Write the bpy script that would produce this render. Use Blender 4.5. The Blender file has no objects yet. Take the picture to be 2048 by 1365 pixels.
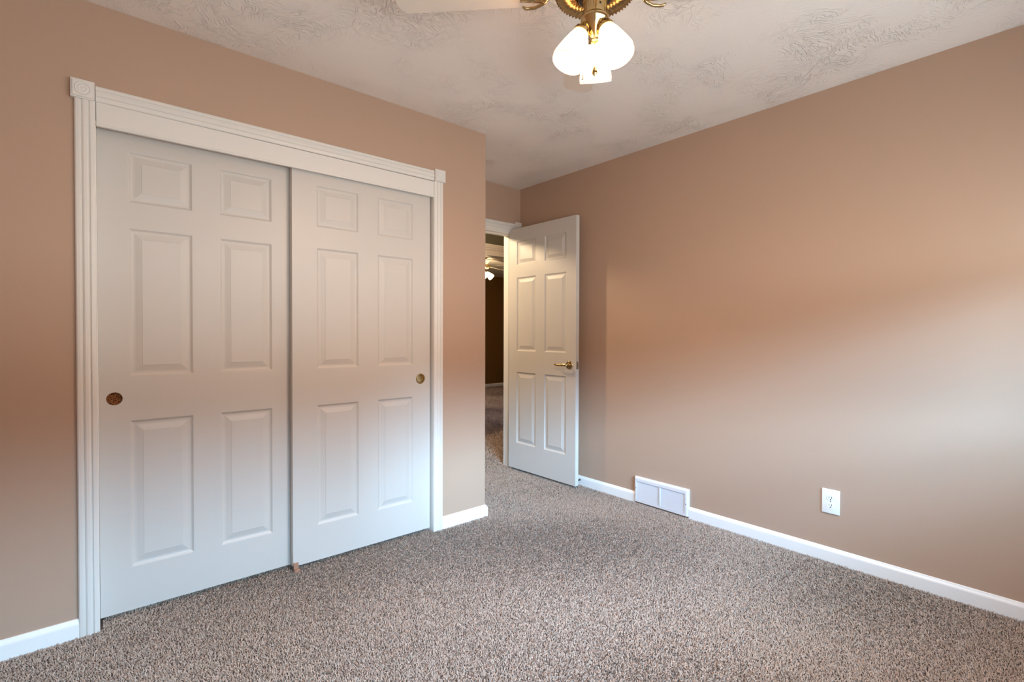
import bpy, bmesh, math, random
import numpy as np
from mathutils import Vector, Matrix, Euler
sc = bpy.context.scene
COL = sc.collection
PI = math.pi
R = math.radians

# ------------------------------------------------------------------ camera
F_PX = 992.434
cam_d = bpy.data.cameras.new('camera')
cam = bpy.data.objects.new('camera', cam_d); COL.objects.link(cam)
cam_d.sensor_fit = 'HORIZONTAL'; cam_d.sensor_width = 36.0
cam_d.lens = F_PX / 2048 * 36.0
cam_d.clip_start = 0.02; cam_d.clip_end = 200
_y, _p, _r = R(49.2665), R(-0.8109), R(0.1768)
fw = Vector((math.cos(_y)*math.cos(_p), math.sin(_y)*math.cos(_p), math.sin(_p)))
rt = Vector((math.sin(_y), -math.cos(_y), 0)); up = rt.cross(fw)
rt2 = rt*math.cos(_r) + up*math.sin(_r); up2 = -rt*math.sin(_r) + up*math.cos(_r)
M = Matrix((rt2, up2, -fw)).transposed().to_4x4()
M.translation = Vector((-1.9468, -2.5241, 1.1658))
cam.matrix_world = M
sc.camera = cam

# ------------------------------------------------------------------ look
vs = sc.view_settings
vs.view_transform = 'Standard'; vs.look = 'None'; vs.gamma = 1.0; vs.exposure = 0.0
vs.use_curve_mapping = False
try: sc.display_settings.display_device = 'sRGB'
except Exception: pass
if hasattr(sc, 'cycles'):
    sc.cycles.max_bounces = 12; sc.cycles.diffuse_bounces = 8

# ------------------------------------------------------------------ sky
W = bpy.data.worlds.new('sky'); sc.world = W; W.use_nodes = True
nt = W.node_tree; nt.nodes.clear()
o = nt.nodes.new('ShaderNodeOutputWorld'); bg = nt.nodes.new('ShaderNodeBackground')
tc = nt.nodes.new('ShaderNodeTexCoord'); sx = nt.nodes.new('ShaderNodeSeparateXYZ'); rp = nt.nodes.new('ShaderNodeValToRGB')
nt.links.new(tc.outputs['Generated'], sx.inputs[0]); nt.links.new(sx.outputs['Z'], rp.inputs[0])
e = rp.color_ramp.elements
e[0].position = 0.0; e[0].color = (.36, .405, .42, 1)      # sunlit ground outside
e[1].position = 1.0; e[1].color = (.05, .10, .16, 1)
k = e.new(.05); k.color = (.02, .03, .03, 1)                  # tree line
k = e.new(.20); k.color = (.02, .03, .03, 1)
k = e.new(.28); k.color = (.381, .707, 1, 1)                  # open sky
k = e.new(.72); k.color = (.381, .707, 1, 1)
k = e.new(.82); k.color = (.05, .10, .16, 1)                  # roof overhang
nt.links.new(rp.outputs[0], bg.inputs[0]); bg.inputs[1].default_value = 19.6
nt.links.new(bg.outputs[0], o.inputs[0])

# daylight through the back window: high soft sky glow
def sun(name, d, strength, color, angle):
    l = bpy.data.lights.new(name, 'SUN'); l.energy = strength; l.color = color; l.angle = R(angle)
    ob = bpy.data.objects.new(name, l); COL.objects.link(ob)
    ob.rotation_euler = Vector(d).to_track_quat('-Z', 'Y').to_euler(); ob.location = (0, -6, 5)
    return ob
sun('daylight_sun', (0.50, 1.0, -0.60), 5.2, (.32, .62, 1.0), 24)
sun('low_daylight', (0.50, 1.0, -0.30), 4.4, (.40, .70, 1.0), 12)
sun('side_daylight', (-0.30, 1.0, -0.48), 2.6, (.40, .70, 1.0), 30)

# window in the back wall (behind the camera)
WX0, WX1, WZ0, WZ1 = -2.10, 0.72, 0.93, 1.60
YB = -2.94; XL = -2.42; XR = 0.974; H = 2.44
pl = bpy.data.lights.new('window_portal', 'AREA'); pl.shape = 'RECTANGLE'; pl.size = WX1-WX0; pl.size_y = WZ1-WZ0
pl.cycles.is_portal = True
po = bpy.data.objects.new('window_portal', pl); COL.objects.link(po)
po.location = ((WX0+WX1)/2, YB-.06, (WZ0+WZ1)/2); po.rotation_euler = (PI/2, 0, PI)
po.rotation_euler = Vector((0, 1, 0)).to_track_quat('-Z', 'Y').to_euler()

# window in the side wall, left of the camera
SY0, SY1, SZ0, SZ1 = -2.45, -1.2, 0.93, 1.56

# ------------------------------------------------------------------ materials
def mat(name, color, rough=.5, metal=0.0, spec=.5, emis=None, estr=0):
    m = bpy.data.materials.new(name); m.use_nodes = True
    b = m.node_tree.nodes['Principled BSDF']
    b.inputs['Base Color'].default_value = (*color, 1); b.inputs['Roughness'].default_value = rough
    b.inputs['Metallic'].default_value = metal; b.inputs['Specular IOR Level'].default_value = spec
    if emis: b.inputs['Emission Color'].default_value = (*emis, 1); b.inputs['Emission Strength'].default_value = estr
    return m
def srgb(r, g, b):
    f = lambda c: (c/255/12.92) if c/255 <= .04045 else ((c/255+.055)/1.055)**2.4
    return (f(r), f(g), f(b))
def nb(m): return m.node_tree, m.node_tree.nodes['Principled BSDF']
def bump(m, scale, dist, strength=1.0, detail=2, kind='NOISE'):
    t, b = nb(m)
    c = t.nodes.new('ShaderNodeTexCoord'); n = t.nodes.new('ShaderNodeTexNoise'); bp = t.nodes.new('ShaderNodeBump')
    n.inputs['Scale'].default_value = scale; n.inputs['Detail'].default_value = detail
    bp.inputs['Distance'].default_value = dist; bp.inputs['Strength'].default_value = strength
    t.links.new(c.outputs['Object'], n.inputs['Vector']); t.links.new(n.outputs['Fac'], bp.inputs['Height'])
    t.links.new(bp.outputs[0], b.inputs['Normal'])
    return n
M_wall = mat('taupe_wall_paint', srgb(187, 159, 138), .55, spec=.35); bump(M_wall, 260, .0006, .35, 3)
M_brown = mat('dark_brown_wall_paint', srgb(122, 88, 46), .45, spec=.4)
M_hallw = mat('hall_wall_paint', srgb(100, 100, 86), .6, spec=.3)
M_white = mat('white_trim_paint', srgb(230, 227, 221), .34, spec=.45)
M_base = mat('bright_white_trim_paint', srgb(250, 250, 248), .32, spec=.5)
M_door = mat('white_door_paint', srgb(209, 205, 199), .40, spec=.4); bump(M_door, 420, .0003, .25, 2)
M_brass = mat('polished_brass', srgb(198, 172, 126), .16, 1.0); 
M_brassd = mat('aged_brass', srgb(160, 134, 92), .26, 1.0)
M_black = mat('black_enamel', (.012, .011, .010), .35)
M_steel = mat('brushed_steel', srgb(170, 168, 160), .3, 1.0)
M_vent = mat('white_enamel', srgb(232, 232, 236), .35)
M_gap = mat('duct_shade_and_screws', (.03, .03, .033), .8)
M_plate = mat('white_plastic', srgb(250, 250, 248), .25, spec=.5)
M_slot = mat('slot_shadow', (.02, .02, .02), .8)
M_blade = mat('cream_fan_blade', srgb(226, 214, 200), .4)
M_guide = mat('tan_plastic', srgb(170, 128, 104), .5)
M_backing = mat('carpet_backing', srgb(104, 92, 84), .95, spec=.05)
M_spring = mat('dark_rubber', (.03, .028, .026), .6)

# brown fibreboard inside the pull hole
M_fibre = mat('raw_fibreboard', srgb(128, 84, 52), .9, spec=.1)
t, b = nb(M_fibre)
c = t.nodes.new('ShaderNodeTexCoord'); n = t.nodes.new('ShaderNodeTexNoise'); rr = t.nodes.new('ShaderNodeValToRGB')
n.inputs['Scale'].default_value = 190; n.inputs['Detail'].default_value = 3
rr.color_ramp.elements[0].position = .38; rr.color_ramp.elements[0].color = (*srgb(72, 42, 24), 1)
rr.color_ramp.elements[1].position = .62; rr.color_ramp.elements[1].color = (*srgb(158, 108, 70), 1)
t.links.new(c.outputs['Object'], n.inputs['Vector']); t.links.new(n.outputs['Fac'], rr.inputs[0]); t.links.new(rr.outputs[0], b.inputs['Base Color'])

# carpet pile: colour differs from tuft to tuft
M_pile = mat('frieze_carpet', srgb(176, 162, 152), .9, spec=.08)
t, b = nb(M_pile)
at = t.nodes.new('ShaderNodeAttribute'); at.attribute_name = 'fleck'
rr = t.nodes.new('ShaderNodeValToRGB'); t.links.new(at.outputs['Fac'], rr.inputs[0])
rr.color_ramp.elements[0].position = 0.0; rr.color_ramp.elements[0].color = (*srgb(106, 92, 82), 1)
rr.color_ramp.elements[1].position = 1.0; rr.color_ramp.elements[1].color = (*srgb(206, 188, 172), 1)
k = rr.color_ramp.elements.new(.45); k.color = (*srgb(180, 160, 145), 1)
t.links.new(rr.outputs[0], b.inputs['Base Color'])
b.inputs['Sheen Weight'].default_value = .15

# slap-brush ceiling texture: clusters of short ridges, each cluster turned its own way
M_ceil = mat('slap_brush_ceiling', srgb(246, 240, 234), .5, spec=.35)
t, b = nb(M_ceil)
N = t.nodes.new; L = t.links.new
def stroke_layer(vscale, off, seedcol):
    c = N('ShaderNodeTexCoord'); mp = N('ShaderNodeMapping'); mp.inputs['Location'].default_value = off
    L(c.outputs['Object'], mp.inputs['Vector'])
    dn = N('ShaderNodeTexNoise'); dn.inputs['Scale'].default_value = 7; dn.inputs['Detail'].default_value = 2
    L(mp.outputs[0], dn.inputs['Vector'])
    sub = N('ShaderNodeVectorMath'); sub.operation = 'SUBTRACT'; L(dn.outputs['Color'], sub.inputs[0]); sub.inputs[1].default_value = (.5, .5, .5)
    scl = N('ShaderNodeVectorMath'); scl.operation = 'SCALE'; L(sub.outputs[0], scl.inputs[0]); scl.inputs['Scale'].default_value = .10
    add = N('ShaderNodeVectorMath'); L(mp.outputs[0], add.inputs[0]); L(scl.outputs[0], add.inputs[1])
    v = N('ShaderNodeTexVoronoi'); v.voronoi_dimensions = '2D'; v.inputs['Scale'].default_value = vscale; L(add.outputs[0], v.inputs['Vector'])
    sep = N('ShaderNodeSeparateColor'); L(v.outputs['Color'], sep.inputs[0])
    ang = N('ShaderNodeMath'); ang.operation = 'MULTIPLY'; ang.inputs[1].default_value = 6.28; L(sep.outputs[seedcol], ang.inputs[0])
    loc = N('ShaderNodeVectorMath'); loc.operation = 'SUBTRACT'; L(add.outputs[0], loc.inputs[0]); L(v.outputs['Position'], loc.inputs[1])
    rot = N('ShaderNodeVectorRotate'); rot.rotation_type = 'Z_AXIS'; L(loc.outputs[0], rot.inputs['Vector']); L(ang.outputs[0], rot.inputs['Angle'])
    m2 = N('ShaderNodeMapping'); m2.inputs['Scale'].default_value = (22, 150, 1); L(rot.outputs[0], m2.inputs['Vector'])
    L(v.outputs['Color'], m2.inputs['Location'])
    ns = N('ShaderNodeTexNoise'); ns.inputs['Scale'].default_value = 1.0; ns.inputs['Detail'].default_value = 1.5; ns.inputs['Distortion'].default_value = .4
    L(m2.outputs[0], ns.inputs['Vector'])
    cr = N('ShaderNodeMapRange'); cr.inputs['From Min'].default_value = .54; cr.inputs['From Max'].default_value = .72; L(ns.outputs['Fac'], cr.inputs['Value'])
    return cr.outputs[0]
s1 = stroke_layer(8.5, (0, 0, 0), 'Red'); s2 = stroke_layer(10.5, (3.1, 1.7, 0), 'Green')
mx = N('ShaderNodeMath'); mx.operation = 'MAXIMUM'; L(s1, mx.inputs[0]); L(s2, mx.inputs[1])
c = N('ShaderNodeTexCoord'); pn = N('ShaderNodeTexNoise'); pn.inputs['Scale'].default_value = 3.2; pn.inputs['Detail'].default_value = 2; L(c.outputs['Object'], pn.inputs['Vector'])
pr_ = N('ShaderNodeMapRange'); pr_.inputs['From Min'].default_value = .44; pr_.inputs['From Max'].default_value = .68; pr_.inputs['To Min'].default_value = .10; L(pn.outputs['Fac'], pr_.inputs['Value'])
ml = N('ShaderNodeMath'); ml.operation = 'MULTIPLY'; L(mx.outputs[0], ml.inputs[0]); L(pr_.outputs[0], ml.inputs[1])
bp = N('ShaderNodeBump'); bp.inputs['Distance'].default_value = .0042; bp.inputs['Strength'].default_value = 1.0
L(ml.outputs[0], bp.inputs['Height']); L(bp.outputs[0], b.inputs['Normal'])

# lit frosted glass
M_shade = mat('lit_frosted_glass', srgb(255, 246, 225), .35, emis=(1.0, .74, .42), estr=16.0)
t, b = nb(M_shade); b.inputs['Emission Strength'].default_value = 0.0
tl = t.nodes.new('ShaderNodeBsdfTranslucent'); tl.inputs[0].default_value = (1.0, .95, .86, 1)
mxs = t.nodes.new('ShaderNodeMixShader'); mxs.inputs[0].default_value = .72
t.links.new(b.outputs[0], mxs.inputs[1]); t.links.new(tl.outputs[0], mxs.inputs[2]); t.links.new(mxs.outputs[0], t.nodes['Material Output'].inputs['Surface'])
M_shade2 = mat('lit_frosted_glass_far', srgb(255, 246, 225), .35, emis=(1.0, .80, .46), estr=6.0)
M_bulb = mat('lit_bulb', (1, 1, 1), .4, emis=(1.0, .84, .55), estr=30.0)

# ------------------------------------------------------------------ helpers
def link(name, me, m, parent=None):
    ob = bpy.data.objects.new(name, me); COL.objects.link(ob)
    if m is not None: me.materials.append(m)
    if parent is not None: ob.parent = parent
    return ob
def obj(name, bm, m, parent=None, smooth=False):
    bmesh.ops.recalc_face_normals(bm, faces=bm.faces[:])
    me = bpy.data.meshes.new(name); bm.to_mesh(me); bm.free()
    if smooth:
        for p in me.polygons: p.use_smooth = True
        try: me.set_sharp_from_angle(angle=R(38))
        except Exception: pass
    return link(name, me, m, parent)
def tag(ob, label, cat, group=None, kind=None):
    ob['label'] = label; ob['category'] = cat
    if group: ob['group'] = group
    if kind: ob['kind'] = kind
    return ob
def thing(name, label, cat, loc=(0, 0, 0), rz=0, group=None, kind=None):
    ob = bpy.data.objects.new(name, None); COL.objects.link(ob); ob.empty_display_size = .05
    ob.location = loc; ob.rotation_euler = (0, 0, rz)
    return tag(ob, label, cat, group, kind)
def box(bm, x0, x1, y0, y1, z0, z1):
    v = [bm.verts.new(p) for p in ((x0,y0,z0),(x1,y0,z0),(x1,y1,z0),(x0,y1,z0),(x0,y0,z1),(x1,y0,z1),(x1,y1,z1),(x0,y1,z1))]
    for f in ((0,3,2,1),(4,5,6,7),(0,1,5,4),(1,2,6,5),(2,3,7,6),(3,0,4,7)): bm.faces.new([v[i] for i in f])
    return v
def boxes(*bs):
    bm = bmesh.new()
    for q in bs: box(bm, *q)
    return bm
def bevel(bm, w, seg=2):
    bmesh.ops.bevel(bm, geom=bm.edges[:], offset=w, segments=seg, affect='EDGES', profile=.5); return bm
def sweep(bm, prof, p0, p1, udir, ddir, cap=True):
    """profile points (u, d) carried from p0 to p1; u along udir, d along ddir"""
    p0, p1, u, d = Vector(p0), Vector(p1), Vector(udir), Vector(ddir)
    a = [bm.verts.new(p0+u*q[0]+d*q[1]) for q in prof]; b_ = [bm.verts.new(p1+u*q[0]+d*q[1]) for q in prof]
    n = len(prof)
    for i in range(n):
        j = (i+1) % n; bm.faces.new((a[i], a[j], b_[j], b_[i]))
    if cap: bm.faces.new(a); bm.faces.new(b_[::-1])
    return bm
def lathe(bm, prof, seg=40, mtx=None, ang=None, close=False):
    """profile (r, z) about z; ang(theta, i) may scale r"""
    rings = []
    for i, (r, z) in enumerate(prof):
        if r < 1e-6:
            v = bm.verts.new((0, 0, z)); rings.append([v]); continue
        rings.append([bm.verts.new((r*(ang(2*PI*k/seg, i) if ang else 1)*math.cos(2*PI*k/seg), r*(ang(2*PI*k/seg, i) if ang else 1)*math.sin(2*PI*k/seg), z)) for k in range(seg)])
    for a, b_ in zip(rings[:-1], rings[1:]):
        for k in range(seg):
            k2 = (k+1) % seg
            if len(a) == 1 and len(b_) == 1: continue
            if len(a) == 1: bm.faces.new((a[0], b_[k], b_[k2]))
            elif len(b_) == 1: bm.faces.new((a[k], b_[0], a[k2]))
            else: bm.faces.new((a[k], b_[k], b_[k2], a[k2]))
    if mtx is not None:
        vs_ = [v for r_ in rings for v in r_]
        bmesh.ops.transform(bm, matrix=mtx, verts=vs_)
    return bm
def tube(bm, pts, rad, seg=10, cap=True):
    pts = [Vector(p) for p in pts]; rings = []
    rads = rad if isinstance(rad, (list, tuple)) else [rad]*len(pts)
    for i, p in enumerate(pts):
        d = (pts[min(i+1, len(pts)-1)] - pts[max(i-1, 0)]).normalized()
        q = d.to_track_quat('Z', 'Y'); r = rads[i]; rr_ = r if isinstance(r, tuple) else (r, r)
        rings.append([bm.verts.new(p + q @ Vector((rr_[0]*math.cos(2*PI*k/seg), rr_[1]*math.sin(2*PI*k/seg), 0))) for k in range(seg)])
    for a, b_ in zip(rings[:-1], rings[1:]):
        for k in range(seg): bm.faces.new((a[k], a[(k+1) % seg], b_[(k+1) % seg], b_[k]))
    if cap: bm.faces.new(rings[0][::-1]); bm.faces.new(rings[-1])
    return bm

# ------------------------------------------------------------------ shell
ZF = -0.012
T = .115
D1 = .761; D2 = D1+T            # entry wall faces
HY = 1.70; HY2 = HY+.115        # far side of the hall
FY = 6.10                       # far wall of the room across the hall
def struct(name, bm, m, label, cat): return tag(obj(name, bm, m), label, cat, kind='structure')

struct('floor', boxes((XL-.1, 7.0, YB-.1, FY+.1, ZF-.06, ZF)), M_backing, 'floor base under the beige carpet', 'floor')
struct('ceiling', boxes((XL-.1, 7.0, YB-.1, FY+.1, H, H+.08)), M_ceil, 'white textured ceiling with brushed plaster strokes', 'ceiling')
OX0, OX1, OZ = -1.909, -0.389, 1.99
struct('wall_closet', boxes((XL-.1, OX0-.0, 0, T, ZF, H), (OX1, 0, 0, T, ZF, H), (OX0, OX1, 0, T, OZ, H),
                            (-T, 0, T, D1, ZF, H), (XL, -T, D2-.13, D1, ZF, H)), M_wall,
       'taupe painted wall around the sliding closet doors', 'wall')
EX0, EX1, EZ = .125, .885, 2.033
struct('wall_entry', boxes((-3.0, EX0-.02, D1, D2, ZF, H), (EX1+.02, 3.2, D1, D2, ZF, H), (EX0-.02, EX1+.02, D1, D2, EZ+.02, H)), M_wall,
       'short taupe wall above the open bedroom doorway', 'wall')
struct('wall_right', boxes((XR, XR+.1, YB-.1, D1, ZF, H)), M_wall, 'long taupe wall with the outlet and floor vent', 'wall')
struct('wall_back', boxes((XL-.1, WX0, YB-.1, YB, ZF, H), (WX1, XR, YB-.1, YB, ZF, H), (WX0, WX1, YB-.1, YB, ZF, WZ0), (WX0, WX1, YB-.1, YB, WZ1, H)), M_wall,
       'taupe window wall behind the camera', 'wall')
struct('wall_side', boxes((XL-.1, XL, YB, 0, ZF, H)), M_wall, 'taupe side wall beside the camera', 'wall')
struct('wall_hall', boxes((-3.0, .93, HY, HY2, ZF, H), (1.79, 7.0, HY, HY2, ZF, H), (.93, 1.79, HY, HY2, 2.03, H)), M_hallw,
       'grey green hall wall above the second doorway', 'wall')
struct('wall_far', boxes((.2, 7.0, FY, FY+.1, ZF, H)), M_brown, 'dark brown wall of the room across the hall', 'wall')
struct('wall_far_side', boxes((6.9, 7.0, HY2, FY, ZF, H), (.2, .3, HY2, FY, ZF, H)), M_brown, 'brown side walls of the room across the hall', 'wall')
struct('wall_hall_end', boxes((-3.0, -2.9, D2, HY, ZF, H), (3.2, 3.3, D1, HY, ZF, H)), M_hallw, 'end walls of the hall', 'wall')

# ------------------------------------------------------------------ carpet pile (uncountable: one object)
def in_view(P, pad=40):
    d = P - np.array(cam.matrix_world.translation)
    z = d @ np.array(fw); x = 1024 + F_PX*(d @ np.array(rt2))/np.maximum(z, .05); yy = 682.5 - F_PX*(d @ np.array(up2))/np.maximum(z, .05)
    return (z > .2) & (x > -pad-500) & (x < 2048+pad+250) & (yy < 1365+600)
def carpet():
    rng = np.random.default_rng(7)
    def field(x0, x1, y0, y1, s):
        nx, ny = int((x1-x0)/s), int((y1-y0)/s)
        gx, gy = np.meshgrid(x0+(np.arange(nx)+.5)*s, y0+(np.arange(ny)+.5)*s)
        P = np.stack([gx.ravel(), gy.ravel()], 1); return P + rng.uniform(-.5, .5, P.shape)*s, np.full(len(P), s)
    A, sa = field(XL+.02, XR-.016, YB, -.016, .0043)
    B, sb = field(.016, XR-.016, -.016, D2+.02, .0050)
    B2, sb2 = field(OX0+.01, OX1-.01, -.016, .112, .0047)
    Cc, sc_ = field(-.5, 2.6, D2+.02, HY, .008)
    Dd, sd = field(.95, 1.77, HY, HY2, .009)
    E_, se = field(.8, 6.4, HY2, FY-.02, .013)
    P = np.concatenate([A, B, B2, Cc, Dd, E_]); S = np.concatenate([sa, sb, sb2, sc_, sd, se])
    keep = in_view(np.c_[P, np.zeros(len(P))]); P = P[keep]; S = S[keep]
    n = len(P)
    # slow lay direction like vacuum tracks + strong individual twist
    lay = 2.2*np.sin(P[:, 0]*2.1+1.3*np.sin(P[:, 1]*1.7))+1.6*np.sin(P[:, 1]*3.3+P[:, 0]*1.9)
    a = lay*.5 + rng.normal(0, 1.25, n)
    ln = S*rng.uniform(1.5, 2.5, n); w = S*rng.uniform(.24, .38, n)
    tilt = rng.uniform(.25, 1.25, n)               # from upright
    dx, dy = np.cos(a), np.sin(a); px, py = -dy, dx
    tw = rng.uniform(-.9, .9, n)
    def pt(t, side, bend):
        th = tilt*(.5+bend); h = ln*t
        x = P[:, 0]+dx*np.sin(th)*h+px*w*side*np.cos(tw*t*1.5)
        y = P[:, 1]+dy*np.sin(th)*h+py*w*side*np.cos(tw*t*1.5)
        z = -.0115 + .003 + np.cos(th)*h + w*side*np.sin(tw*t*1.5)
        return np.stack([x, y, z], 1)
    V = np.stack([pt(0, -1, .0), pt(0, 1, .0), pt(.55, 1.15, .3), pt(.55, -1.15, .3), pt(1.0, .45, .9), pt(1.0, -.45, .9)], 1)
    zmax = .004; V[:, :, 2] = np.minimum(V[:, :, 2], zmax)
    # pile stays in front of walls
    V = V.reshape(-1, 3)
    idx = np.arange(n)[:, None]*6
    Fq = np.concatenate([idx+np.array([[0, 1, 2, 3]]), idx+np.array([[3, 2, 4, 5]])], 1).reshape(-1)
    me = bpy.data.meshes.new('carpet_pile'); me.vertices.add(len(V)); me.vertices.foreach_set('co', V.astype(np.float32).ravel())
    me.loops.add(len(Fq)); me.loops.foreach_set('vertex_index', Fq.astype(np.int32))
    nf = len(Fq)//4; me.polygons.add(nf)
    me.polygons.foreach_set('loop_start', np.arange(0, nf*4, 4, dtype=np.int32))
    me.polygons.foreach_set('use_smooth', np.ones(nf, dtype=bool))
    me.update(calc_edges=True)
    f = np.clip(rng.beta(2.2, 1.8, n) + .06*np.sin(P[:, 0]*5+P[:, 1]*3), 0, 1)
    at_ = me.attributes.new('fleck', 'FLOAT', 'POINT'); at_.data.foreach_set('value', np.repeat(f, 6).astype(np.float32))
    print('tufts', n)
    return link('carpet_pile', me, M_pile)
tag(carpet(), 'beige and taupe flecked frieze carpet covering the floor', 'carpet', kind='stuff')

# ------------------------------------------------------------------ trim
CW = .0625      # casing width
def fluted(w=CW, d=.017):
    pr = [(0, 0), (0, d*.62), (.004, d*.85), (.012, d*.92), (.0165, d*.92), (.018, d*.66), (.0205, d*.60), (.0225, d*.86), (.027, d), (.0355, d), (.040, d*.86), (.042, d*.60), (.0445, d*.66),
          (.046, d*.92), (.050, d*.92), (.0585, d*.85), (w, d*.62), (w, 0)]
    s = w/CW
    return [(u*s if u not in (w,) else w, dd) for u, dd in pr]
def rosette(x, z, y, s=.0705, d=.027, parent=None):
    bm = bmesh.new(); box(bm, x-s/2, x+s/2, y-d+.004, y, z-s/2, z+s/2)
    box(bm, x-s/2+.005, x+s/2-.005, y-d, y-d+.005, z-s/2+.005, z+s/2-.005)
    bevel(bm, .0012, 1)
    mt = Matrix.Translation((x, y-d, z)) @ Matrix.Rotation(PI/2, 4, 'X')
    lathe(bm, [(.0, .0022), (.003, .0020), (.005, .0008), (.0075, .0008), (.010, .0028), (.0135, .0030), (.016, .0008), (.0185, .0004), (.0205, .0026), (.0225, .0028), (.025, 0)], 36, mt)
    return obj('corner_block', bm, M_white, parent, True)
tr = thing('trim_1', 'white fluted casing around the sliding closet doors', 'door casing', ((OX0+OX1)/2, 0, 0), kind='structure')
def world_child(ob, parent):
    ob.parent = parent; ob.matrix_parent_inverse = Matrix.Translation(parent.location).inverted(); return ob
bm = sweep(bmesh.new(), fluted(), (OX0-CW, 0, ZF), (OX0-CW, 0, 2.059), (1, 0, 0), (0, -1, 0)); world_child(obj('casing_leg', bm, M_white), tr)
bm = sweep(bmesh.new(), fluted(), (OX1, 0, ZF), (OX1, 0, 2.061), (1, 0, 0), (0, -1, 0)); world_child(obj('casing_leg', bm, M_white), tr)
bm = sweep(bmesh.new(), fluted(.0605), (OX0+.0, 0, 2.059), (OX1-.0, 0, 2.0625), (0, 0, 1), (0, -1, 0)); world_child(obj('casing_head', bm, M_white), tr)
world_child(rosette(OX0-.0375, 2.0915, 0), tr); world_child(rosette(OX1+.0375, 2.0965, 0), tr)
bm = boxes((OX0+.0015, OX1-.0015, -.011, .003, 1.9675, 2.0585)); bevel(bm, .001, 1)
sweep(bm, [(0, 0), (0, .004), (.002, .0065), (.006, .007), (.009, .004), (.0095, 0)], (OX0+.0015, -.010, 1.9655), (OX1-.0015, -.010, 1.9655), (0, 0, 1), (0, -1, 0))
world_child(obj('fascia_board', bm, M_white), tr)
bm = boxes((OX1-.0005, OX1+.018, -.008, .12, ZF, 1.985), (OX0-.018, OX0+.0005, -.008, .12, ZF, 1.985), (OX0, OX1, .014, .018, 1.972, 2.02)); world_child(obj('side_jamb', bm, M_white), tr)

def basep(h=.065, d=.014): return [(ZF, 0), (ZF, d), (h*.70, d), (h*.78, d*.92), (h*.90, d*.55), (h*.97, d*.42), (h, d*.25), (h, 0)]
def baseboard(name, segs, label):
    bm = bmesh.new()
    for p0, p1, dd in segs: sweep(bm, basep(), p0, p1, (0, 0, 1), dd)
    return struct(name, bm, M_base, label, 'baseboard')
baseboard('baseboard_left', [((XL, 0, 0), (OX0-CW, 0, 0), (0, -1, 0))], 'white baseboard left of the closet casing')
bm = sweep(bmesh.new(), basep(), (OX1+CW, 0, 0), (.0, 0, 0), (0, 0, 1), (0, -1, 0))
# mitred return around the outside corner
pf = basep(); n_ = len(pf)
A_ = [bm.verts.new((0, -q[1], q[0])) for q in pf]; B_ = [bm.verts.new((q[1], -q[1], q[0])) for q in pf]; C_ = [bm.verts.new((q[1], D1-.02, q[0])) for q in pf]
for i in range(n_-1):
    for a, b_ in ((A_, B_), (B_, C_)):
        try: bm.faces.new((a[i], a[i+1], b_[i+1], b_[i]))
        except Exception: pass
bmesh.ops.remove_doubles(bm, verts=bm.verts[:], dist=1e-5)
struct('baseboard_corner', bm, M_base, 'short white baseboard between closet casing and outside corner', 'baseboard')
VY0, VY1 = -.8767, -.4688
baseboard('baseboard_right', [((XR, YB, 0), (XR, VY0-.001, 0), (-1, 0, 0)), ((XR, VY1+.001, 0), (XR, D1, 0), (-1, 0, 0))], 'white baseboard along the long wall beside the vent')
baseboard('baseboard_far', [((.3, FY, 0), (6.9, FY, 0), (0, -1, 0))], 'thin white baseboard of the room across the hall')

# entry doorway trim
te = thing('trim_2', 'white casing and jamb of the open bedroom doorway', 'door casing', (EX0, D1, 0), kind='structure')
bm = sweep(bmesh.new(), fluted(.078), (EX0-.06, D1, 2.048), (.9065, D1, 2.048), (0, 0, 1), (0, -1, 0)); world_child(obj('casing_head', bm, M_white), te)
bm = sweep(bmesh.new(), fluted(), (.907, D1, ZF), (.907, D1, 2.07), (1, 0, 0), (0, -1, 0)); world_child(obj('casing_leg', bm, M_white), te)
bm = sweep(bmesh.new(), fluted(), (EX0-.02-CW, D1, ZF), (EX0-.02-CW, D1, 2.05), (1, 0, 0), (0, -1, 0)); world_child(obj('casing_leg', bm, M_white), te)
world_child(rosette(.9395, 2.108, D1, .067, .026), te)
bm = boxes((EX1, EX1+.02, D1-.002, D2+.002, ZF, EZ), (EX0-.02, EX0, D1-.002, D2+.002, ZF, EZ), (EX0-.02, EX1+.02, D1-.002, D2+.002, EZ, EZ+.02),
           (EX1-.010, EX1, D1+.040, D1+.076, ZF, EZ-.010), (EX0, EX0+.010, D1+.040, D1+.076, ZF, EZ-.010), (EX0, EX1, D1+.040, D1+.076, EZ-.010, EZ))
world_child(obj('jamb', bm, M_white), te)
th = thing('trim_3', 'white casing head of the doorway across the hall', 'door casing', (.93, HY, 0), kind='structure')
bm = sweep(bmesh.new(), fluted(.066), (.85, HY, 2.068), (1.87, HY, 2.068), (0, 0, 1), (0, -1, 0)); world_child(obj('casing_head', bm, M_white), th)
bm = boxes((.93, 1.79, HY-.010, HY+.004, 2.012, 2.068)); world_child(obj('fascia_board', bm, M_white), th)
bm = boxes((.93, .95, HY-.004, HY2+.004, ZF, 2.03), (1.77, 1.79, HY-.004, HY2+.004, ZF, 2.03), (.95, 1.77, HY-.004, HY2+.004, 2.012, 2.03)); world_child(obj('jamb', bm, M_white), th)

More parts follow.
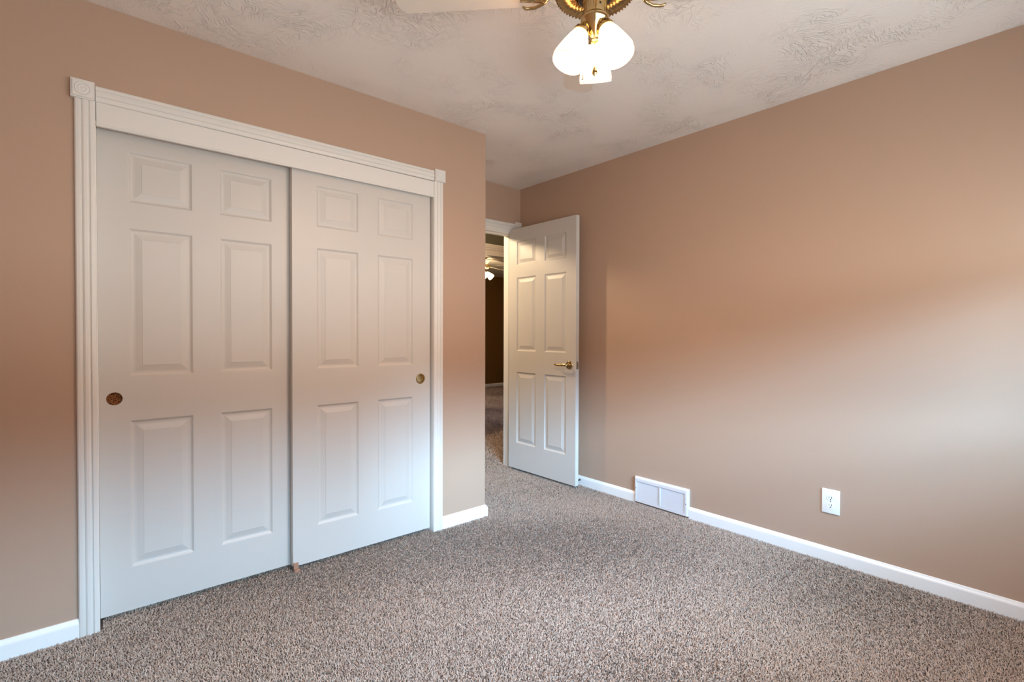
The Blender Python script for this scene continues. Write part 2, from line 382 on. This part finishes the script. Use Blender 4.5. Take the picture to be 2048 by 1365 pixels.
# window frame around the opening behind the camera
wn = thing('window_1', 'white framed window behind the camera', 'window', ((WX0+WX1)/2, YB, WZ0), kind='structure')
bm = boxes((WX0, WX0+.03, YB-.09, YB-.04, WZ0, WZ1), (WX1-.03, WX1, YB-.09, YB-.04, WZ0, WZ1), (WX0, WX1, YB-.09, YB-.04, WZ0, WZ0+.02), (WX0, WX1, YB-.09, YB-.04, WZ1-.02, WZ1))
world_child(obj('window_frame', bm, M_white), wn)
bm = boxes((WX0-.06, WX1+.06, YB-.04, YB+.03, WZ0-.02, WZ0)); world_child(obj('window_sill', bm, M_white), wn)

# ------------------------------------------------------------------ six-panel doors
def leaf(w, h, th, px, pz, hole=None, y0=0.0):
    """front face at y=0 looking toward -y, local x 0..w, z 0..h"""
    bm = bmesh.new()
    xs = sorted(set([0, w]+[v for p in px for v in p])); zs = sorted(set([0, h]+[v for p in pz for v in p]))
    if hole:
        hx, hz, hr, hd = hole; q = hr*1.3
        xs = sorted(set(xs+[hx-q, hx+q])); zs = sorted(set(zs+[hz-q, hz+q]))
    cache = {}
    def V(x, y, z):
        k_ = (round(x, 5), round(y, 5), round(z, 5))
        if k_ not in cache: cache[k_] = bm.verts.new((x, y, z))
        return cache[k_]
    def quad(*p):
        try: bm.faces.new([V(*q_) for q_ in p])
        except ValueError: pass
    steps = [(0, 0), (.0025, .0006), (.006, .0040), (.0095, .0068), (.0125, .0078), (.0165, .0080), (.022, .0074), (.041, .0022), (.0435, .0018), (.0445, .0006), (.046, .0004)]
    for xa, xb in zip(xs[:-1], xs[1:]):
        for za, zb in zip(zs[:-1], zs[1:]):
            mx_, mz_ = (xa+xb)/2, (za+zb)/2
            isp = any(p[0] < mx_ < p[1] for p in px) and any(p[0] < mz_ < p[1] for p in pz)
            if isp:
                if hole and False: pass
                continue
            if hole and abs(mx_-hx) < q and abs(mz_-hz) < q:
                n = 40; cp = [(hx+hr*math.cos(2*PI*k/n), hz+hr*math.sin(2*PI*k/n)) for k in range(n)]
                cr = [(xb, zb), (xa, zb), (xa, za), (xb, za)]
                for k in range(n):
                    a, b_ = cp[k], cp[(k+1) % n]; qd = cr[int(((k+.5)*2*PI/n)//(PI/2))]
                    quad((a[0], 0, a[1]), (b_[0], 0, b_[1]), (qd[0], 0, qd[1]))
                    quad((a[0], 0, a[1]), (b_[0], 0, b_[1]), (b_[0], hd, b_[1]), (a[0], hd, a[1]))
                for i in range(4):
                    k = (i*n//4+n//4) % n; a = cp[k]; quad((cr[i][0], 0, cr[i][1]), (a[0], 0, a[1]), (cr[(i+1) % 4][0], 0, cr[(i+1) % 4][1]))
                try: bm.faces.new([V(p[0], hd, p[1]) for p in cp])
                except ValueError: pass
                continue
            quad((xa, 0, za), (xb, 0, za), (xb, 0, zb), (xa, 0, zb))
    for p in px:
        for z in pz:
            xcut = [v for v in xs if p[0] < v < p[1]]; zcut = [v for v in zs if z[0] < v < z[1]]
            prev = None
            for ins, dep in steps:
                ring = [(p[0]+ins, dep, z[0]+ins), (p[1]-ins, dep, z[0]+ins), (p[1]-ins, dep, z[1]-ins), (p[0]+ins, dep, z[1]-ins)]
                if prev:
                    for i in range(4):
                        j = (i+1) % 4; quad(prev[i], prev[j], ring[j], ring[i])
                prev = ring
            quad(*prev)
    # back and sides
    quad((0, th, 0), (w, th, 0), (w, th, h), (0, th, h))
    bm.faces.new([V(x, 0, 0) for x in xs]+[V(w, th, 0), V(0, th, 0)])
    bm.faces.new([V(x, 0, h) for x in xs]+[V(w, th, h), V(0, th, h)])
    bm.faces.new([V(0, 0, z) for z in zs]+[V(0, th, h), V(0, th, 0)])
    bm.faces.new([V(w, 0, z) for z in zs]+[V(w, th, h), V(w, th, 0)])
    return bm
PZ = [(.19, .803), (.986, 1.5985), (1.7025, 1.913)]
Zb = .012
pz_ = [(a-Zb, b_-Zb) for a, b_ in PZ]
d1 = thing('door_1', 'white six-panel sliding closet door with an empty brown pull hole, set behind', 'closet door', (-1.906, .06, Zb), kind='structure')
w1 = .776
bm = leaf(w1, 2.0, .035, [(.0985, .3235), (.4275, .6495)], pz_, (.0493, .884, .0266, .011)); obj('door_leaf', bm, M_door, d1)
bm = lathe(bmesh.new(), [(0, -.0106), (.0262, -.0106)], 40, Matrix.Rotation(PI/2, 4, 'X')); h_ = obj('pull_hole', bm, M_fibre, d1); h_.location = (.0493, 0, .884); h_['label'] = 'round hole showing raw brown fibreboard'
d2 = thing('door_2', 'white six-panel sliding closet door with a brass cup pull, set in front', 'closet door', (-1.176, .02, Zb), kind='structure')
bm = leaf(.7775, 1.975, .033, [(.1180, .3395), (.4470, .6665)], pz_, (.715, .891, .0255, .011)); obj('door_leaf', bm, M_door, d2)
bm = lathe(bmesh.new(), [(0, -.009), (.012, -.0092), (.019, -.0085), (.0215, -.006), (.0228, -.001), (.024, .0018), (.027, .0024), (.030, .0012), (.0305, 0), (.0255, -.001), (.0252, -.010)], 44, Matrix.Rotation(PI/2, 4, 'X'))
h_ = obj('cup_pull', bm, M_brass, d2, True); h_.location = (.715, 0, .891); h_['label'] = 'polished brass recessed cup pull'

# open bedroom door; local x along the leaf from the hinge, front face -y
ang = R(-89.3)
d3 = thing('door_3', 'white six-panel bedroom door standing open against the long wall', 'door', (.8414, .756, .015), ang+0, kind='structure')
# leaf local x runs along direction ang; face toward world -x is local -y*... (rotating (0,-1) by -90 deg gives (-1,0))
bm = leaf(.767, 2.047, .035, [(.100, .3345), (.432, .667)], [(.221, .829), (1.006, 1.631), (1.734, 1.939)]); obj('door_leaf', bm, M_door, d3)
hz = .915; hx = .7025
hd = bmesh.new()
lathe(hd, [(0, .012), (.012, .012), (.0155, .0105), (.017, .0085), (.024, .0080), (.028, .0065), (.0325, .003), (.0335, 0)], 40, Matrix.Translation((hx, 0, hz)) @ Matrix.Rotation(PI/2, 4, 'X'))
ro = obj('rosette', hd, M_brass, d3, True)
hd = bmesh.new()
tube(hd, [(hx, -.010, hz), (hx, -.022, hz), (hx, -.034, hz)], [.0095, .0085, .0105], 18)
tube(hd, [(hx+.012, -.040, hz), (hx+.006, -.043, hz+.001), (hx-.010, -.044, hz+.0015), (hx-.030, -.045, hz), (hx-.060, -.046, hz-.0015), (hx-.090, -.046, hz-.001), (hx-.108, -.044, hz+.001), (hx-.118, -.040, hz+.001), (hx-.124, -.037, hz)],
     [(.004, .006), (.0085, .010), (.010, .011), (.0075, .010), (.006, .009), (.0055, .008), (.005, .007), (.005, .006), (.002, .003)], 16)
obj('lever_handle', hd, M_brass, d3, True)
bm = boxes((.7665, .7685, .0065, .0285, hz-.029, hz+.029)); bevel(bm, .0006, 1); lp = obj('latch_plate', bm, M_steel, d3)
bm = bmesh.new(); sweep(bm, [(0, 0), (.011, 0), (.006, .009), (0, .010)], (.7684, .012, hz-.007), (.7684, .012, hz+.007), (0, 1, 0), (1, 0, 0)); obj('latch_bolt', bm, M_brass, lp)
bm = bmesh.new()
for z in (.18, 1.02, 1.84):
    tube(bm, [(-.004, .040, z), (-.004, .040, z+.09)], .006, 12); box(bm, -.0015, .0, .006, .036, z, z+.09)
obj('hinge', bm, M_brass, d3)

# ------------------------------------------------------------------ small things
g = thing('door_floor_guide', 'small tan plastic guide holding the bottom of the front closet door', 'door guide', (-1.166, .006, 0))
bm = boxes((-.0115, .0115, -.004, .002, ZF, .036), (-.0115, .0115, -.020, .002, ZF, .008)); bevel(bm, .0015, 2); obj('guide_bracket', bm, M_guide, g)

st = thing('door_stop', 'small spring door stop fixed to the baseboard behind the open door', 'door stop', (XR-.0135, .035, .036))
bm = bmesh.new(); pts = [( -.006-.048*k/120, .0045*math.cos(k*.55), .0045*math.sin(k*.55)) for k in range(121)]
tube(bm, pts, .0012, 6); obj('spring', bm, M_spring, st, True)
bm = lathe(bmesh.new(), [(0, .062), (.006, .062), (.0075, .059), (.0075, .052), (0, .052)], 20, Matrix.Rotation(-PI/2, 4, 'Y')); obj('tip', bm, M_plate, st, True)
bm = lathe(bmesh.new(), [(0, .007), (.005, .007), (.008, 0), (0, 0)], 20, Matrix.Rotation(-PI/2, 4, 'Y')); obj('mount', bm, M_steel, st, True)

# wall register
vt = thing('wall_vent', 'white louvered air vent low on the long wall above the carpet', 'vent', (XR, (VY0+VY1)/2, .0))
VW = (VY1-VY0)/2; vz0, vz1 = .002, .1765; vd = .024
def rect(bm, y0, y1, z0, z1, x): return [bm.verts.new((x, a, b_)) for a, b_ in ((y0, z0), (y1, z0), (y1, z1), (y0, z1))]
bm = bmesh.new()
rings = [rect(bm, -VW, VW, vz0, vz1, 0), rect(bm, -VW, VW, vz0, vz1, -.010), rect(bm, -VW+.009, VW-.009, vz0+.003, vz1-.010, -vd), rect(bm, -VW+.022, VW-.022, vz0+.020, vz1-.030, -vd)]
for a, b_ in zip(rings[:-1], rings[1:]):
    for i in range(4): bm.faces.new((a[i], a[(i+1) % 4], b_[(i+1) % 4], b_[i]))
rg = rings[-1]; r2 = rect(bm, -VW+.022, VW-.022, vz0+.020, vz1-.030, -vd+.012)
for i in range(4): bm.faces.new((rg[i], rg[(i+1) % 4], r2[(i+1) % 4], r2[i]))
box(bm, -vd, -vd+.006, -.006, .006, vz0+.018, vz1-.028)
obj('vent_frame', bm, M_vent, vt)
bm = boxes((-.010, -.008, -VW+.022, VW-.022, vz0+.02, vz1-.03)); obj('duct_shade_panel', bm, M_gap, vt)  # near-black sheet: the shade behind the louvers is put into its colour
bm = bmesh.new(); ns = 19; z0_, z1_ = vz0+.022, vz1-.032
for k in range(ns):
    z = z0_+(k+.5)*(z1_-z0_)/ns
    for ya, yb in ((-VW+.024, -.006), (.006, VW-.024)):
        sweep(bm, [(.0027, .0006), (-.0026, .0064), (-.0032, .0056), (.0020, -.0002)], (-vd+.0105, ya, z-.001), (-vd+.0105, yb, z-.001), (0, 0, 1), (-1, 0, 0))
obj('louvers', bm, M_vent, vt)
for s, zz in ((-1, .062), (1, .078)):
    bm = lathe(bmesh.new(), [(0, .0012), (.0025, .001), (.0034, 0)], 14, Matrix.Translation((-vd, s*(VW-.0155), zz+.02)) @ Matrix.Rotation(-PI/2, 4, 'Y')); obj('screw', bm, M_gap, vt, True)

# outlet
OY, OZc = (-1.6248-1.7068)/2, (.2408+.3669)/2
ot = thing('wall_outlet', 'white duplex electrical outlet on the long wall', 'outlet', (XR, OY, OZc))
bm = boxes((-.0065, 0, -.041, .041, -.063, .063)); bevel(bm, .003, 3); obj('cover_plate', bm, M_plate, ot, True)
for s in (1, -1):
    bm = bmesh.new(); n = 36; zc = s*.0195; f_, b2 = [], []
    for k in range(n):
        a = 2*PI*k/n; yy = .0172*math.cos(a); zz = max(-.0140, min(.0140, .0172*math.sin(a)))
        f_.append(bm.verts.new((-.0082, yy*.97, zc+zz*.97))); b2.append(bm.verts.new((-.006, yy, zc+zz)))
    bm.faces.new(f_)
    for k in range(n): bm.faces.new((f_[k], f_[(k+1) % n], b2[(k+1) % n], b2[k]))
    rc = obj('receptacle', bm, M_plate, ot)
    bm = boxes((-.0086, -.0080, .0052, .0072, zc-.0015, zc+.0065), (-.0086, -.0080, -.0074, -.0050, zc-.0022, zc+.0075))
    lathe(bm, [(0, .0006), (.0026, .0006), (.0026, 0)], 16, Matrix.Translation((-.0080, 0, zc-.0085)) @ Matrix.Rotation(-PI/2, 4, 'Y'))
    obj('slots', bm, M_slot, rc)
bm = lathe(bmesh.new(), [(0, .0015), (.002, .0013), (.003, 0)], 16, Matrix.Translation((-.0065, 0, 0)) @ Matrix.Rotation(-PI/2, 4, 'Y')); obj('screw', bm, M_steel, ot, True)

# ------------------------------------------------------------------ ceiling fan
FX, FYc = -.679, -1.461
view_az = R(47)       # direction from the camera past the fan
fan = thing('ceiling_fan', 'brass ceiling fan with cream blades and three lit frosted glass shades', 'ceiling fan', (FX, FYc, H), view_az)
def fz(z): return z-H
bm = lathe(bmesh.new(), [(0, 0), (.075, 0), (.082, -.012), (.078, -.035), (.066, -.046), (.105, -.055), (.122, -.075), (.126, -.105), (.118, -.128), (.108, -.140), (.07, -.142), (0, -.142)], 64)
obj('motor_housing', bm, M_brass, fan, True)
# fluted leaf plate with a beaded rim under the motor
def flute(th_, i): return 1+(.010 if 2 < i < 9 else 0)*math.cos(36*th_)
bm = bmesh.new()
prof = [(.132, -.150), (.134, -.156), (.130, -.164), (.122, -.170), (.112, -.176), (.100, -.180), (.088, -.182), (.076, -.181), (.066, -.177), (.058, -.170), (.056, -.160)]
rings = []
sg = 216
for i, (r_, z_) in enumerate(prof):
    rings.append([bm.verts.new((r_*math.cos(2*PI*k/sg), r_*math.sin(2*PI*k/sg), z_+(.0026*math.cos(36*2*PI*k/sg) if 3 < i < 9 else 0))) for k in range(sg)])
for a, b_ in zip(rings[:-1], rings[1:]):
    for k in range(sg): bm.faces.new((a[k], a[(k+1) % sg], b_[(k+1) % sg], b_[k]))
for k in range(60):
    a = 2*PI*k/60; lathe(bm, [(0, -.0032), (.0026, -.002), (.0034, 0), (.0026, .002), (0, .0032)], 8, Matrix.Translation((.126*math.cos(a), .126*math.sin(a), -.1685)))
obj('leaf_plate', bm, M_brassd, fan, True)
bm = lathe(bmesh.new(), [(.0555, -.150), (.0555, -.180), (.050, -.186), (0, -.186)], 40); lathe(bm, [(.1335, -.142), (.1335, -.150), (.06, -.150), (0, -.150)], 60); obj('motor_core', bm, M_black, fan, True)
def knurl(th_, i): return 1+(.02*math.cos(48*th_) if i in (2, 3) else 0)
bm = lathe(bmesh.new(), [(0, -.180), (.030, -.180), (.0395, -.187), (.0395, -.192), (.0375, -.195), (.0375, -.236), (.041, -.240), (.046, -.244), (.047, -.250), (.044, -.256), (.036, -.266), (.028, -.282), (.022, -.296), (.016, -.306), (.010, -.312), (0, -.314)], 192, None, knurl)
sh = obj('switch_housing', bm, M_brass, fan, True)
for a in (.35, 2.45, 4.54):
    bm = lathe(bmesh.new(), [(0, .0015), (.003, .001), (.0036, 0)], 14, Matrix.Rotation(a+PI, 4, 'Z') @ Matrix.Translation((.0376, 0, -.215)) @ Matrix.Rotation(PI/2, 4, 'Y')); obj('set_screw', bm, M_black, sh, True)

def blade_bm():
    bm = bmesh.new(); r0, r1 = .195, .66; n = 14; top, bot = [], []
    out = []
    for k in range(n+1):
        t_ = k/n; r_ = r0+(r1-r0-.05)*t_; w_ = .050+.016*t_; out.append((r_, w_))
    arc = [(r1-.05+.05*math.sin(a), .066*math.cos(a)**.6 if math.cos(a) > 0 else 0) for a in [R(15*i) for i in range(1, 7)]]
    out += arc
    poly = [(r_, -w_) for r_, w_ in out]+[(r_, w_) for r_, w_ in out[::-1] if w_ > 1e-4]
    pitch = R(11)
    for z_, lst in ((.003, top), (-.003, bot)):
        for r_, w_ in poly: lst.append(bm.verts.new((r_, w_*math.cos(pitch), -.157+z_+w_*math.sin(pitch))))
    bm.faces.new(top); bm.faces.new(bot[::-1]); m_ = len(poly)
    for k in range(m_): bm.faces.new((top[k], top[(k+1) % m_], bot[(k+1) % m_], bot[k]))
    return bm
def iron_bm():
    bm = bmesh.new()
    tube(bm, [(.105, 0, -.150), (.135, 0, -.158), (.155, 0, -.175), (.175, 0, -.181)], [(.012, .005), (.011, .005), (.012, .005), (.016, .004)], 12)
    for s in (-1, 1):       # scroll arms of the blade iron
        tube(bm, [(.150, 0, -.176), (.170, s*.020, -.181), (.195, s*.036, -.182), (.222, s*.040, -.182), (.236, s*.030, -.182)], [.005, .0055, .0055, .005, .004], 10)
        for r_ in (.205, .228): lathe(bm, [(0, -.004), (.004, -.003), (.006, 0), (0, 0)], 12, Matrix.Translation((r_, s*.038, -.183)))
    tube(bm, [(.165, 0, -.181), (.205, 0, -.182), (.245, 0, -.182)], [(.018, .003), (.010, .003), (.006, .003)], 12)
    return bm
bl = blade_bm(); me_b = bpy.data.meshes.new('fan_blade'); bl.to_mesh(me_b); bl.free(); me_b.materials.append(M_blade)
ir = iron_bm(); me_i = bpy.data.meshes.new('blade_iron'); ir.to_mesh(me_i); ir.free(); me_i.materials.append(M_brass)
for p in me_i.polygons: p.use_smooth = True
for i in range(4):
    b_ = bpy.data.objects.new('fan_blade', me_b); COL.objects.link(b_); b_.parent = fan; b_.rotation_euler = (0, 0, i*PI/2)
    k_ = bpy.data.objects.new('blade_iron', me_i); COL.objects.link(k_); k_.parent = b_

# light kit: three arms, bell shades, bulbs
def shade_bm():
    bm = bmesh.new()
    outp = [(.021, .000), (.0245, -.005), (.031, -.016), (.0395, -.036), (.0475, -.062), (.0545, -.088), (.0595, -.108), (.0615, -.122), (.0600, -.135)]
    outp = [(q[0]*.88, q[1]*.90) for q in outp]
    inp = [(r_-.0022, z_) for r_, z_ in outp][::-1]
    prof_ = outp+[(.0520, -.1219)]+inp[1:]
    lathe(bm, prof_, 60, None, lambda t_, i: 1+.006*math.cos(20*t_))
    return bm
sb_ = shade_bm(); bmesh.ops.recalc_face_normals(sb_, faces=sb_.faces[:]); me_s = bpy.data.meshes.new('glass_shade'); sb_.to_mesh(me_s); sb_.free(); me_s.materials.append(M_shade)
for p in me_s.polygons: p.use_smooth = True
bb = lathe(bmesh.new(), [(0, -.066), (.006, -.065), (.011, -.058), (.012, -.048), (.010, -.038), (.008, -.030), (.008, -.012), (0, -.012)], 24); me_u = bpy.data.meshes.new('bulb'); bb.to_mesh(me_u); bb.free(); me_u.materials.append(M_bulb)
for p in me_u.polygons: p.use_smooth = True
SH_T = R(24)
for i, a in enumerate((R(-9), R(109), R(-138))):
    rootm = Matrix.Rotation(a, 4, 'Z')
    bm = bmesh.new()
    tube(bm, [(.018, 0, -.262), (.030, 0, -.260), (.040, 0, -.272), (.045, 0, -.289)], [.009, .0085, .009, .012], 16)
    lathe(bm, [(.012, .006), (.024, .002), (.026, -.006), (.0255, -.012), (.022, -.012), (.02, 0), (.0, .004)], 36, Matrix.Translation((.0445, 0, -.289)) @ Matrix.Rotation(-SH_T, 4, 'Y'))
    arm = obj('lamp_arm', bm, M_brass, fan, True); arm.rotation_euler = (0, 0, a)
    s_ = bpy.data.objects.new('glass_shade', me_s); COL.objects.link(s_); s_.parent = arm
    s_.location = (.0455, 0, -.293); s_.rotation_euler = (0, -SH_T, 0)
    u_ = bpy.data.objects.new('light_bulb', me_u); COL.objects.link(u_); u_.parent = arm
    u_.location = (.0455, 0, -.293); u_.rotation_euler = (0, -SH_T, 0)
    l = bpy.data.lights.new('fan_lamp', 'POINT'); l.energy = 47; l.color = (1.0, .64, .43); l.shadow_soft_size = .042
    lo = bpy.data.objects.new('fan_lamp', l); COL.objects.link(lo); lo.parent = arm
    q = Matrix.Rotation(-SH_T, 4, 'Y') @ Vector((0, 0, -.082)); lo.location = Vector((.0455, 0, -.293))+q
# pull chains
for (cx_, cy_, z0c, z1c, fob) in ((-.034, .004, -.245, -.416, True), (-.004, .040, -.245, -.428, False)):
    bm = bmesh.new(); n = int((z0c-z1c)/.0042)
    for k in range(n): lathe(bm, [(0, .0016), (.0014, .0008), (.0014, -.0008), (0, -.0016)], 6, Matrix.Translation((cx_, cy_, z0c-.0042*k)))
    ch = obj('pull_chain', bm, M_brass, fan, True)
    if fob: bm = lathe(bmesh.new(), [(0, 0), (.003, -.001), (.0035, -.006), (.0085, -.012), (.0095, -.018), (.0085, -.024), (.003, -.032), (0, -.033)], 8)
    else: bm = lathe(bmesh.new(), [(0, 0), (.0035, -.001), (.0035, -.014), (0, -.015)], 16)
    fo = obj('chain_fob', bm, M_brass if fob else M_black, ch); fo.location = (cx_, cy_, z1c)

# ------------------------------------------------------------------ fan of the room across the hall
f2 = thing('ceiling_fan', 'distant lit ceiling fan seen through the doorways', 'ceiling fan', (3.02, 3.95, H), R(12))
bm = lathe(bmesh.new(), [(0, 0), (.07, 0), (.075, -.02), (.03, -.05), (.014, -.06), (.014, -.12), (.05, -.13), (.10, -.145), (.105, -.19), (.08, -.21), (.04, -.215), (.04, -.27), (.02, -.29), (0, -.29)], 40); obj('motor_housing', bm, M_brass, f2, True)
for i in range(5):
    b_ = bpy.data.objects.new('fan_blade', me_b); COL.objects.link(b_); b_.parent = f2; b_.rotation_euler = (0, 0, i*2*PI/5+R(8)); b_.location = (0, 0, .0)
me_s2 = me_s.copy(); me_s2.materials.clear(); me_s2.materials.append(M_shade2)
for i in range(3):
    a = R(-20)+i*2*PI/3
    s_ = bpy.data.objects.new('glass_shade', me_s2); COL.objects.link(s_); s_.parent = f2
    s_.location = (.05*math.cos(a), .05*math.sin(a), -.265); s_.rotation_euler = Euler((0, -R(52), a), 'XYZ')
l = bpy.data.lights.new('far_fan_lamp', 'POINT'); l.energy = 38; l.color = (1, .72, .40); l.shadow_soft_size = .08
lo = bpy.data.objects.new('far_fan_lamp', l); COL.objects.link(lo); lo.location = (3.02, 3.95, 1.98)

fd = bpy.data.lights.new('far_window_daylight', 'AREA'); fd.shape = 'RECTANGLE'; fd.size = 1.4; fd.size_y = 1.0; fd.energy = 13; fd.color = (.30, .50, 1.0); fd.spread = R(110)
fo_ = bpy.data.objects.new('far_window_daylight', fd); COL.objects.link(fo_); fo_.location = (.36, 3.6, 1.4); fo_.rotation_euler = Vector((1, .1, -.75)).to_track_quat('-Z', 'Y').to_euler()

# hall ceiling light (its glow falls on the open door)
hl = thing('hall_light', 'frosted glass pendant light in the hall past the doorway', 'ceiling light', (0.0, 1.30, H))
bm = lathe(bmesh.new(), [(0, 0), (.06, 0), (.06, -.02), (.008, -.03), (.008, -.10), (.03, -.11), (.0, -.11)], 30); obj('canopy', bm, M_brass, hl, True)
bm = lathe(bmesh.new(), [(.03, -.10), (.08, -.13), (.11, -.17), (.11, -.175), (.085, -.14), (.03, -.11)], 40); obj('glass_shade', bm, M_white, hl, True)
l = bpy.data.lights.new('hall_lamp', 'POINT'); l.energy = 74; l.color = (1, .75, .48); l.shadow_soft_size = .05
lo = bpy.data.objects.new('hall_lamp', l); COL.objects.link(lo); lo.location = (0.0, 1.30, 2.20)
